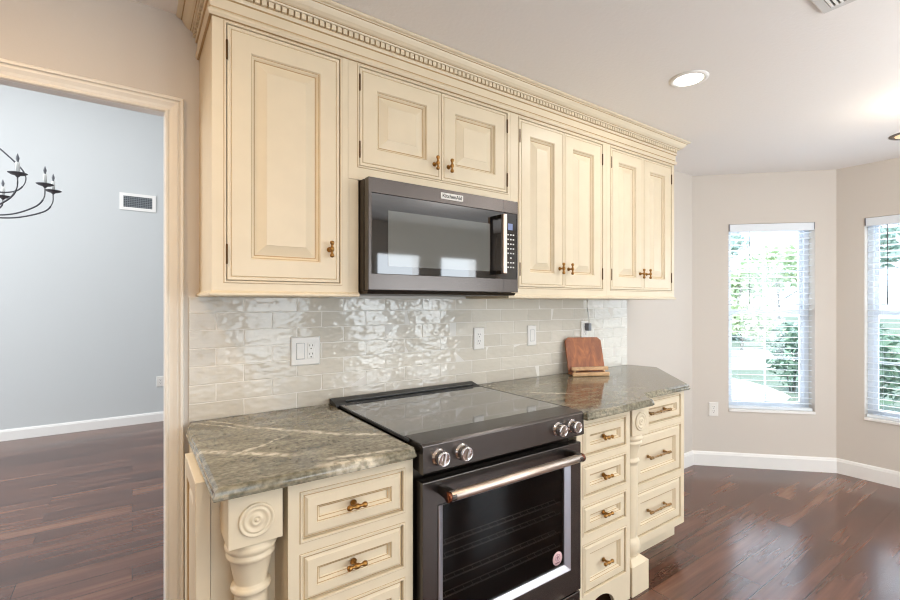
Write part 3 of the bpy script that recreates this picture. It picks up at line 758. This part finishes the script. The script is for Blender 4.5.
# oven door with window
d0, d1, dz0, dz1, dy = RX0+.002, RX1-.012, .207, .806, -.772
wx0, wx1, wz0, wz1 = .800, 1.432, .305, .724
mb = MB()
wall_grid(mb, d1-d0, dz0, dz1, .04, [(wx0-d0, wx1-d0, wz0, wz1)], lambda s, n, z: (d0+s, dy+n, z))
door = build(mb, 'oven_door', M['bsteel'], t, bevel=.003)
mb = MB(); b = .022
mb.ring(wx0, wx1, wz0, wz1+.016, [(0, .0, 0), (.002, .004, 0), (.004, .004, 0), (.024, -.010, 0), (.0245, -.022, 0)], yP(dy))
mb.v = [(x, y, min(z, wz1-.001)) for x, y, z in mb.v]
build(mb, 'window_bezel', M['silver'], door)
mb = MB(); mb.box(wx0+.023, wx1-.023, dy+.014, dy+.018, wz0+.023, wz1-.002); build(mb, 'oven_window', M['ovenglass'], door)
mb = MB(); ring = [(1.362+.0*k, 0) for k in range(1)]
sx, sz = 1.372, .364
mb.lathe([(.027, 0), (.027, -.0008), (.0001, -.0008)], (sx, dy+.0138, sz), 'y', 28); st = build(mb, 'round_sticker', M['pink'], door); st['label'] = 'round pink sticker'
mb = MB(); yy = dy+.0138-.0012
for k in range(26):
    a = 2*PI*k/26
    mb.box(sx+.013*math.cos(a)-.001, sx+.013*math.cos(a)+.001, yy, yy+.0004, sz+.004+.013*math.sin(a)-.001, sz+.004+.013*math.sin(a)+.001)
for k in range(6):
    a = 2*PI*k/6
    mb.box(sx-.0012, sx+.0012, yy, yy+.0004, .001, .009, f=lambda x, y, z: (sx+(x-sx)*math.cos(a)+z*math.sin(a), y, sz+.004-(x-sx)*math.sin(a)+z*math.cos(a)))
for k in range(5): mb.box(sx-.012+.005*k, sx-.0088+.005*k, yy, yy+.0004, sz-.019, sz-.0145)
build(mb, 'sticker_print', M['maroon'], door)
# handle bar
mb = MB(); mb.lathe([(.012, -.313), (.0155, -.311), (.0155, .311), (.012, .313)], (1.110, -.832, .772), 'x', 24); h = build(mb, 'door_handle', M['handle'], t)
for sx_ in (-1, 1):
    xx = 1.110+sx_*.300
    mb = MB(); mb.prism([(dy, .762), (dy, .790), (-.832, .790), (-.848, .778), (-.848, .764), (-.835, .756)], xx-.012, xx+.012, f=lambda a, b, c: (c, a, b)); build(mb, 'handle_bracket', M['bsteel'], h, bevel=.003)
    mb = MB(); mb.lathe([(.002, -.004), (.0165, -.004), (.0172, 0), (.0165, .008), (.014, .008)], (1.110+sx_*.313, -.832, .772), 'x', 24); build(mb, 'handle_cap', M['brown_reflection'], h)
# cavity liner and racks behind the window
mb = MB(); mb.box(wx0-.02, wx1+.02, -.725, -.715, wz0-.02, wz1+.02)
build(mb, 'oven_cavity', M['cavity'], t)
for zz in (.40, .455, .53, .575):
    mb = MB(); n = 15
    mb.tube([(wx0+.03, -.745, zz), (wx1-.03, -.745, zz)], .0026, 6); mb.tube([(wx0+.05, -.733, zz+.008), (wx1-.05, -.733, zz+.008)], .002, 6)
    for k in range(n):
        x = wx0+.05+(wx1-wx0-.1)*k/(n-1); mb.tube([(x, -.747, zz-.002), (x, -.73, zz+.008)], .0013, 5)
    build(mb, 'oven_rack', M['rack'], t)
mb = MB(); mb.box(d0, d1, -.768, -.70, .062, .198); dr = build(mb, 'storage_drawer', M['bsteel'], t, bevel=.003)
mb = MB(); mb.lathe([(.010, -.32), (.0125, -.318), (.0125, .318), (.010, .32)], (1.118, -.808, .168), 'x', 18)
for sx_ in (-1, 1): mb.box(1.118+sx_*.30-.010, 1.118+sx_*.30+.010, -.81, -.767, .158, .178)
build(mb, 'drawer_handle', M['handle'], dr)

# ------------------------------------------------------------------ microwave
mx0, mx1, mz0, mz1, my = .7225, 1.4845, 1.409, 1.844, -.417
t = thing('microwave', (1.104, -.2, mz0), 'black stainless over-the-range microwave hung under the short wall cabinet', 'microwave')
mb = MB(); mb.box(mx0+.001, mx1-.001, -.372, -.008, mz0+.008, mz1); mb.prism([(-.008, mz0+.008), (-.405, mz0+.008), (-.395, mz0-.004), (-.05, mz0-.004)], mx0+.004, mx1-.004, f=lambda a, b, c: (c, a, b)); build(mb, 'body', M['bsteel2'], t)
mb = MB(); mb.box(mx0+.006, mx1-.006, -.3805, -.372, mz0+.012, mz1-.006); build(mb, 'door_gasket', M['black'], t)
mb = MB(); wall_grid(mb, mx1-mx0, mz0+.010, mz1, .036, [(.014, mx1-mx0-.007, 1.482, 1.785)], lambda s, n, z: (mx0+s, my+n, z)); df = build(mb, 'door_frame', M['bsteel'], t, bevel=.0025)
mb = MB(); mb.box(mx0+.014, mx1-.007, my+.003, my+.012, 1.482, 1.785); gp = build(mb, 'door_glass', M['blackgloss'], t)
mb = MB(); mb.box(.806, 1.315, my+.0018, my+.0032, 1.512, 1.726); build(mb, 'viewing_window', M['mwglass'], gp)
for (a, b) in ((mz0+.010, 1.482), (1.785, mz1)):
    mb = MB(); mb.box(1.391, 1.3922, my-.0005, my+.002, a, b); build(mb, 'door_seam', M['black'], t)
mb = MB(); mb.box(1.348, 1.370, -.470, -.452, 1.500, 1.767)
hb = build(mb, 'door_handle', M['handle'], t, bevel=.004)
for z in (1.500, 1.751): 
    mb = MB(); mb.box(1.3485, 1.3695, -.453, my+.003, z, z+.016); build(mb, 'handle_bracket', M['bsteel2'], hb, bevel=.002)
mb = MB(); mb.box(1.424, 1.452, my+.0018, my+.0032, 1.708, 1.738); build(mb, 'display', M['display'], t)
mb = MB()
for r in range(8):
    for c in range(3):
        if r in (5,) and c != 1: continue
        x = 1.420+.0165*c; z = 1.683-.0215*r
        mb.box(x, x+.0085, my+.0018, my+.0032, z, z+.006)
build(mb, 'keypad_print', M['print'], t)
mb = MB(); mb.box(1.048, 1.162, my-.0022, my+.001, 1.803, 1.829); bd = build(mb, 'badge', M['plate'], t, bevel=.001)
cu = bpy.data.curves.new('badge_text', 'FONT'); cu.body = 'KitchenAid'; cu.size = .0225; cu.align_x = 'CENTER'; cu.align_y = 'CENTER'; cu.extrude = .0003; cu.offset = .0004
tmp = bpy.data.objects.new('badge_text_curve', cu); C.objects.link(tmp)
me = bpy.data.meshes.new_from_object(tmp.evaluated_get(bpy.context.evaluated_depsgraph_get())); bpy.data.objects.remove(tmp)
me.materials.clear(); me.materials.append(M['slot'])
inst(me, 'badge_lettering', bd, (1.105, my-.0026, 1.816), (PI/2, 0, 0))
mb = MB()
for k in range(14): mb.box(mx0+.0, mx0+.0015, -.33+.016*k, -.322+.016*k, 1.60, 1.75)
build(mb, 'side_vent', M['black'], t)

# ------------------------------------------------------------------ wall plates
def plate(name, c, P, wd, ht, kinds, label, cat, group):
    # c = (a, b) centre in the wall plane, P(a, b, h) maps out of the wall
    t = thing(name, P(c[0], c[1]-ht/2, 0), label, cat, group)
    mb = MB(); mb.panel(c[0]-wd/2, c[0]+wd/2, c[1]-ht/2, c[1]+ht/2, [(0, .003, 0), (.004, .007, 0), (.006, .0075, 0)], P, back=-.0003); build(mb, 'cover_plate', M['plate'], t)
    n = len(kinds)
    for k, kd in enumerate(kinds):
        x = c[0] + (k-(n-1)/2)*.046
        mb = MB()
        mb.panel(x-.0165, x+.0165, c[1]-.0335, c[1]+.0335, [(0, .0075, 0), (.001, .0085, 0), (.003, .009, 0)], P); 
        f = build(mb, 'rocker' if kd == 's' else 'receptacle', M['plate'], t)
        if kd == 's':
            mb = MB(); mb.ring(x-.0172, x+.0172, c[1]-.0342, c[1]+.0342, [(-.0008, .0077, 0), (.0008, .0077, 0)], P); build(mb, 'rocker_gap', M['grey'], t)
        else:
            mb = MB()
            for zz in (-.018, .018):
                for dx in (-.006, .006): mb.box(x+dx-.0012, x+dx+.0012, c[1]+zz+.001, c[1]+zz+.009, .0088, .0094, f=P)
                mb.box(x-.0025, x+.0025, c[1]+zz-.011, c[1]+zz-.006, .0088, .0094, f=P)
            build(mb, 'slots', M['slot'], f)
    return t
PW = yP(-.0095); PWP = yP(0)
G_ = 'white plates on the tile backsplash'
plate('switch_and_outlet', (.614, 1.163), PW, .127, .124, ['s', 'o'], 'wide white switch and outlet plate on tiles above the left countertop', 'outlet', G_)
plate('wall_outlet', (1.572, 1.174), PW, .074, .122, ['o'], 'single white outlet on tiles just right of the range', 'outlet', G_)
plate('wall_switch', (1.982, 1.174), PW, .074, .122, ['s'], 'single white rocker switch on tiles left of the book stand', 'switch', G_)
plate('wall_outlet', (2.475, 1.190), PW, .076, .122, ['o'], 'white outlet behind the book stand, grey plug in it', 'outlet', G_)
PBAY = lambda a, b, h: PAB(a, -h, b)
plate('wall_outlet', (.165, .475), PBAY, .074, .118, ['o'], 'white outlet low on the painted wall left of the bay window', 'outlet', None)
PFAR = lambda a, b, h: (a, 4.262-h, b)
plate('wall_outlet', (.268, .462), PFAR, .074, .118, ['o'], 'white outlet low on the far grey wall seen through the doorway', 'outlet', None)
# plug and cord up to the cabinet
t = thing('plug_adapter', (2.487, -.03, 1.19), 'small grey plug with a thin cord running up to the wall cabinet', 'plug')
mb = MB(); mb.box(2.470, 2.500, -.050, -.0185, 1.186, 1.236); build(mb, 'plug', M['grey'], t, bevel=.004)
mb = MB(); mb.tube([(2.485, -.040, 1.232), (2.485, -.038, 1.27), (2.487, -.028, 1.32), (2.488, -.025, 1.392)], .0022, 8); build(mb, 'cord', M['plate'], t)

# ------------------------------------------------------------------ wooden book stand on the right counter
bx, by, ang = 2.335, -.150, math.radians(-25.5)
ca, sa = math.cos(ang), math.sin(ang)
BS = lambda x, y, z: (bx + x*ca - y*sa, by + x*sa + y*ca, .9205 + z)   # local x along the ledge, y towards the wall
t = thing('book_stand', (bx, by, .9205), 'reddish-brown wooden book stand on the right countertop against the tiles', 'stand')
lean = .36
def BD(a, n, b):   # a across, b up the board, n behind its face
    y = .012 + b*math.sin(lean)*.8 + n*math.cos(lean); z = .022 + b*math.cos(lean) - n*math.sin(lean)*.6
    return BS(a, y, z)
hw, hh, ck = .122, .222, .022
mb = MB(); mb.prism([(-hw, 0), (hw, 0), (hw, hh-ck), (hw-ck, hh), (-hw+ck, hh), (-hw, hh-ck)], 0, .016, f=lambda a, b, n: BD(a, n, b)); build(mb, 'back_board', M['acacia'], t, bevel=.002)
mb = MB(); mb.box(-.118, .118, -.045, .03, .004, .018, f=BS); build(mb, 'base_ledge', M['acacia'], t, bevel=.002)
mb = MB(); mb.box(-.126, .116, -.058, -.043, .0003, .024, f=BS); fl = build(mb, 'front_lip', M['acacia_pale'], t, bevel=.005)
mb = MB(); mb.box(-.112, .130, -.014, -.002, .030, .052, f=BS); mb.box(-.10, -.085, -.014, -.002, .018, .030, f=BS); mb.box(.095, .11, -.014, -.002, .018, .030, f=BS); build(mb, 'page_rail', M['acacia_pale'], t, bevel=.003)
mb = MB(); mb.prism([(.035, 0.0003), (.10, .0003), (.074, .14), (.062, .14)], -.012, .012, f=lambda y, z, x: BS(x, y, z)); build(mb, 'rear_prop', M['acacia'], t)

# ------------------------------------------------------------------ ceiling fixtures
def downlight(c, lens, ring, label, r=.072):
    t = thing('recessed_light', (c[0], c[1], CE), label, 'light', 'recessed ceiling lights')
    mb = MB(); mb.lathe([(r*.86, -.002), (r*.90, -.006), (r*1.04, -.008), (r*1.18, -.004), (r*1.2, -.0003), (r*.86, -.0003)], (c[0], c[1], CE), 'z', 40)
    build(mb, 'trim_ring', ring, t)
    mb = MB(); mb.lathe([(r*.87, -.0015), (r*.84, -.005), (.0002, -.0055)], (c[0], c[1], CE), 'z', 40); build(mb, 'lens', lens, t)
downlight((2.197, -.848), M['lamp'], M['white'], 'round lit recessed ceiling light above the cabinets')
downlight((4.08, -1.29), M['lampdim'], M['nickel'], 'metal-ringed recessed ceiling light cut off by the right photo edge', .085)
for (x, y, pw, colr) in ((2.197, -.848, 4, NEUT), (-.5, -.9, 10, (1, .66, .32)), (.3, -1.75, 8, WARM), (.3, -3.2, 6, NEUT), (3.2, -2.6, 9, NEUT), (-1.8, -2.0, 7, (1, .72, .40))):  # only the first has a fixture; the others are added, unseen fill
    light('downlight', 'AREA', (x, y, CE-.012), pw, colr, .14, aim=(x, y, 0), shape='DISK')
# added uplights behind the camera that brighten the ceiling, without fixtures
for (x, y) in ((1.3, -3.0), (2.8, -2.6)): light('ceiling_fill', 'AREA', (x, y, 1.95), 24, (1, .98, .96), .5, aim=(x, y, 3), shape='DISK')
light('warm_wall_fill', 'POINT', (-1.5, -1.25, 1.95), 9, (1, .62, .28), .15)  # added unseen point light that warms the wall over the doorway
# hanging lamp over the dining corner, just outside the photo on the right
light('pendant_lamp', 'POINT', (3.42, -1.5, 2.24), 4, (1.0, .85, .66), .06)
t = thing('ceiling_vent', (1.85, -1.46, CE), 'white ceiling air vent cut off by the top photo edge', 'vent')
vc, va = (2.065, -1.52), 0.0
mb = MB(); wall_grid(mb, .30, -.09, .09, .008, [(.025, .275, -.065, .065)], lambda s, n, z: (1.80+s, -1.487+z, CE-.0004-n)); build(mb, 'frame', simple('vent_metal', rgb(206, 204, 200), .5), t)
mb = MB(); mb.box(1.82, 2.08, -1.555, -1.42, CE-.002, CE-.0006); build(mb, 'duct_opening', M['grille'], t)
mb = MB()
for k in range(9): mb.box(1.824, 2.076, -1.548+.0145*k, -1.541+.0145*k, CE-.009, CE-.0025)
build(mb, 'louvers', M['white'], t)
t = thing('wall_vent', (.055, 4.262, 2.41), 'white-framed grey air vent high on the far wall', 'vent')
mb = MB(); wall_grid(mb, .34, 2.412, 2.602, .010, [(.035, .305, 2.445, 2.570)], lambda s, n, z: (-.115+s, 4.2615-n, z)); build(mb, 'frame', M['white'], t)
mb = MB(); mb.box(-.085, .195, 4.2585, 4.2612, 2.44, 2.575); build(mb, 'duct_opening', M['grille'], t)
mb = MB()
for k in range(16): mb.box(-.078+.017*k, -.075+.017*k, 4.2505, 4.2535, 2.445, 2.570)
for k in range(6): mb.box(-.08, .19, 4.254, 4.257, 2.455+.02*k, 2.4585+.02*k)
build(mb, 'grille', simple('pale_grey_bars', rgb(150, 156, 160), .5), t)

# ------------------------------------------------------------------ chandelier in the far room
hx, hy = -1.0, 1.85
t = thing('chandelier', (hx, hy, 1.88), 'dark wrought-iron candle chandelier with scroll arms hanging in the far room', 'chandelier')
def bez(pts, n=10):
    # Catmull-Rom through pts
    out = []; P_ = [Vector(p) for p in pts]; P_ = [P_[0]*2-P_[1]] + P_ + [P_[-1]*2-P_[-2]]
    for i in range(1, len(P_)-2):
        for k in range(n):
            u = k/n; a, b, c, d = P_[i-1:i+3]
            out.append(.5*((2*b) + (-a+c)*u + (2*a-5*b+4*c-d)*u*u + (-a+3*b-3*c+d)*u**3))
    out.append(P_[-2]); return out
mb = MB(); mb.lathe([(.001, -.02), (.03, 0), (.045, .03), (.03, .07), (.014, .10), (.014, .30), (.03, .34), (.014, .38), (.012, .80), (.03, .84), (.008, .88), (.006, 2.0), (.06, 2.005), (.06, 2.0195)], (hx, hy, 1.88), 'z', 20); build(mb, 'center_column', M['iron'], t)
def radial(a, pts): return [(hx+r*math.cos(a), hy+r*math.sin(a), z) for r, z in pts]
cup_mb = MB(); cup_mb.lathe([(.003, -.018), (.008, -.014), (.012, -.008), (.03, -.003), (.042, .004), (.044, .007), (.03, .006), (.012, .004)], (0, 0, 0), 'z', 18); CUP = cup_mb.mesh('drip_cup', M['iron'])
cm_ = MB(); cm_.lathe([(.0100, 0), (.0100, .062), (.006, .065)], (0, 0, 0), 'z', 12); CAN = cm_.mesh('candle_sleeve', M['candle'])
bm_ = MB(); bm_.lathe([(.004, 0), (.005, .009), (.0075, .017), (.008, .023), (.006, .033), (.003, .043), (.001, .05)], (0, 0, 0), 'z', 12); BULB = bm_.mesh('bulb', M['grey'])
for dg, r, zc in ((10, .585, 2.10), (-9, .565, 2.10), (-34, .565, 2.10), (50, .46, 2.075), (78, .58, 2.1), (104, .56, 2.1), (130, .58, 2.1), (156, .56, 2.1), (182, .58, 2.1), (208, .56, 2.1), (234, .58, 2.1), (262, .57, 2.1), (-62, .57, 2.1)):
    a = math.radians(dg)
    mb = MB(); mb.tube(bez(radial(a, [(.03, 2.0), (.12, 1.94), (.26, 1.90), (.40, 1.905), (r-.05, 1.96), (r-.005, 2.02), (r, zc-.012)])), .0048, 8); arm = build(mb, 'arm', M['iron'], t)
    px, py = hx+r*math.cos(a), hy+r*math.sin(a)
    inst(CUP, 'drip_cup', arm, (px, py, zc)); inst(CAN, 'candle_sleeve', arm, (px, py, zc+.004)); inst(BULB, 'bulb', arm, (px, py, zc+.068))
for k in range(6):
    a = math.radians(0 + 60*k)
    mb = MB(); mb.tube(bez(radial(a, [(.02, 2.68), (.10, 2.55), (.24, 2.40), (.36, 2.29), (.445, 2.19), (.455, 2.12), (.41, 2.06), (.32, 2.045), (.23, 2.08), (.20, 2.14), (.25, 2.19), (.31, 2.18), (.33, 2.145), (.30, 2.125)])), .0044, 8); build(mb, 'scroll', M['iron'], t)

# ------------------------------------------------------------------ outdoors
mb = MB(); mb.box(4.96, 60, -30, 40, -.22, -.16); mb.box(2.42, 4.96, .2, 40, -.22, -.16); struct(mb, 'ground', M['grass'])
mb = MB(); mb.prism([(5.2, .95), (7.6, .8), (8.3, .8), (8.75, .88), (8.98, 1.03), (9.4, 1.4), (9.78, 1.88), (10.0, 2.35), (10.4, 4.0), (10.4, 6.5), (5.2, 6.5)], -.159, -.15); dr = struct(mb, 'ground_driveway', M['concrete'])
mb = MB(); mb.prism([(11.15, 2.85), (11.9, 2.3), (12.7, 1.95), (17.0, 1.9), (17.0, 16), (11.15, 16)], -.159, -.152); struct(mb, 'ground_road', M['concrete'])
def leaves(mb, c, rad, n, size, rng, shell=.55):
    for _ in range(n):
        v = Vector((rng.gauss(0, 1), rng.gauss(0, 1), rng.gauss(0, 1))).normalized() * (shell + (1-shell)*rng.random())
        p = Vector((c[0]+v.x*rad[0], c[1]+v.y*rad[1], c[2]+v.z*rad[2]))
        a = Vector((rng.gauss(0, 1), rng.gauss(0, 1), rng.gauss(0, 1))).normalized(); b = a.cross(Vector((rng.gauss(0, 1), rng.gauss(0, 1), rng.gauss(0, 1)))).normalized()
        s = size*(.6+.8*rng.random())
        mb.face([p-a*s, p-a*.2*s+b*.42*s, p+a*s, p-a*.2*s-b*.42*s])
rng = random.Random(11)
def shrub(c, r, h, mat, n, label, sz=.07):
    t = thing('shrub', (c[0], c[1], -.16), label, 'shrub', 'green shrubs outside the bay windows')
    mb = MB(); leaves(mb, (c[0], c[1], -.10+h/2), (r, r, h/2), n, sz, rng, .35); build(mb, 'foliage', mat, t, fix=False)
    mb = MB()
    for k in range(5):
        a = k*1.3; mb.tube([(c[0]+.03*math.cos(a), c[1]+.03*math.sin(a), -.159), (c[0]+r*.4*math.cos(a), c[1]+r*.4*math.sin(a), -.1+h*.55)], .012, 6)
    build(mb, 'stems', M['bark'], t)
shrub((9.35, 1.06, 0), .44, 1.15, M['leafdark'], 700, 'dark green shrub beside the driveway, behind the left window')
shrub((8.2, -.15, 0), .50, 1.22, M['leafdark'], 900, 'dark green shrub behind the lower half of the right window')
shrub((8.4, -1.45, 0), .5, 1.15, M['leafdark'], 700, 'dark green shrub low at the right photo edge')
t = thing('hedge', (21, 9, -.16), 'low grey-green hedge beyond the road', 'hedge')
mb = MB()
for k in range(9): leaves(mb, (20.5+.3*math.sin(k), 4+1.5*k, .25), (.7, 1.0, .5), 320, .16, rng, .4)
build(mb, 'foliage', M['leafmid'], t, fix=False)
def tree(c, H_, blobs, mat, label, sz=.2, n=450):
    t = thing('tree', (c[0], c[1], -.16), label, 'tree', 'trees beyond the road')
    mb = MB(); mb.tube(bez([(c[0], c[1], -.159), (c[0]+.1, c[1]+.05, H_*.3), (c[0]-.05, c[1]+.1, H_*.6), (c[0], c[1], H_*.85)], 5), .06, 8)
    for (dx, dy, z, r) in blobs: mb.tube([(c[0], c[1], z*.6), (c[0]+dx*.5, c[1]+dy*.5, z*.85), (c[0]+dx, c[1]+dy, z)], .025, 6)
    build(mb, 'trunk', M['bark'], t)
    mb = MB()
    for (dx, dy, z, r) in blobs: leaves(mb, (c[0]+dx, c[1]+dy, z), (r, r, r*.75), n, sz, rng, .3)
    build(mb, 'crown', mat, t, fix=False)
tree((18.6, 6.9, 0), 5.2, [(0, 0, 4.6, 1.0), (-.6, .8, 3.6, .9), (.5, -.5, 3.7, .8), (0, .3, 5.4, .8)], M['leafmid'], 'grey-green tree behind the upper left of the left window', .16, 330)
tree((16.2, 4.65, 0), 2.2, [(0, 0, 1.0, .85), (.2, -.5, .55, .6), (-.2, .5, .7, .7)], M['leaflight'], 'small pale green tree beyond the driveway at the left window edge', .13, 420)
tree((24.0, 6.3, 0), 4.2, [(0, 0, 3.0, 1.5), (.4, -1.6, 2.4, 1.3), (-.4, 1.6, 2.2, 1.2)], M['leaflight'], 'wide pale tree in the distance behind the left window', .2, 420)
tree((22.0, 4.0, 0), 5.5, [(0, -.8, 4.8, 1.4), (.5, -1.4, 3.4, 1.1), (-.4, -2.4, 3.6, 1.2), (.2, -1.2, 6.0, 1.0)], M['leafmid'], 'tall grey-green tree behind the upper part of the right window', .2, 380)
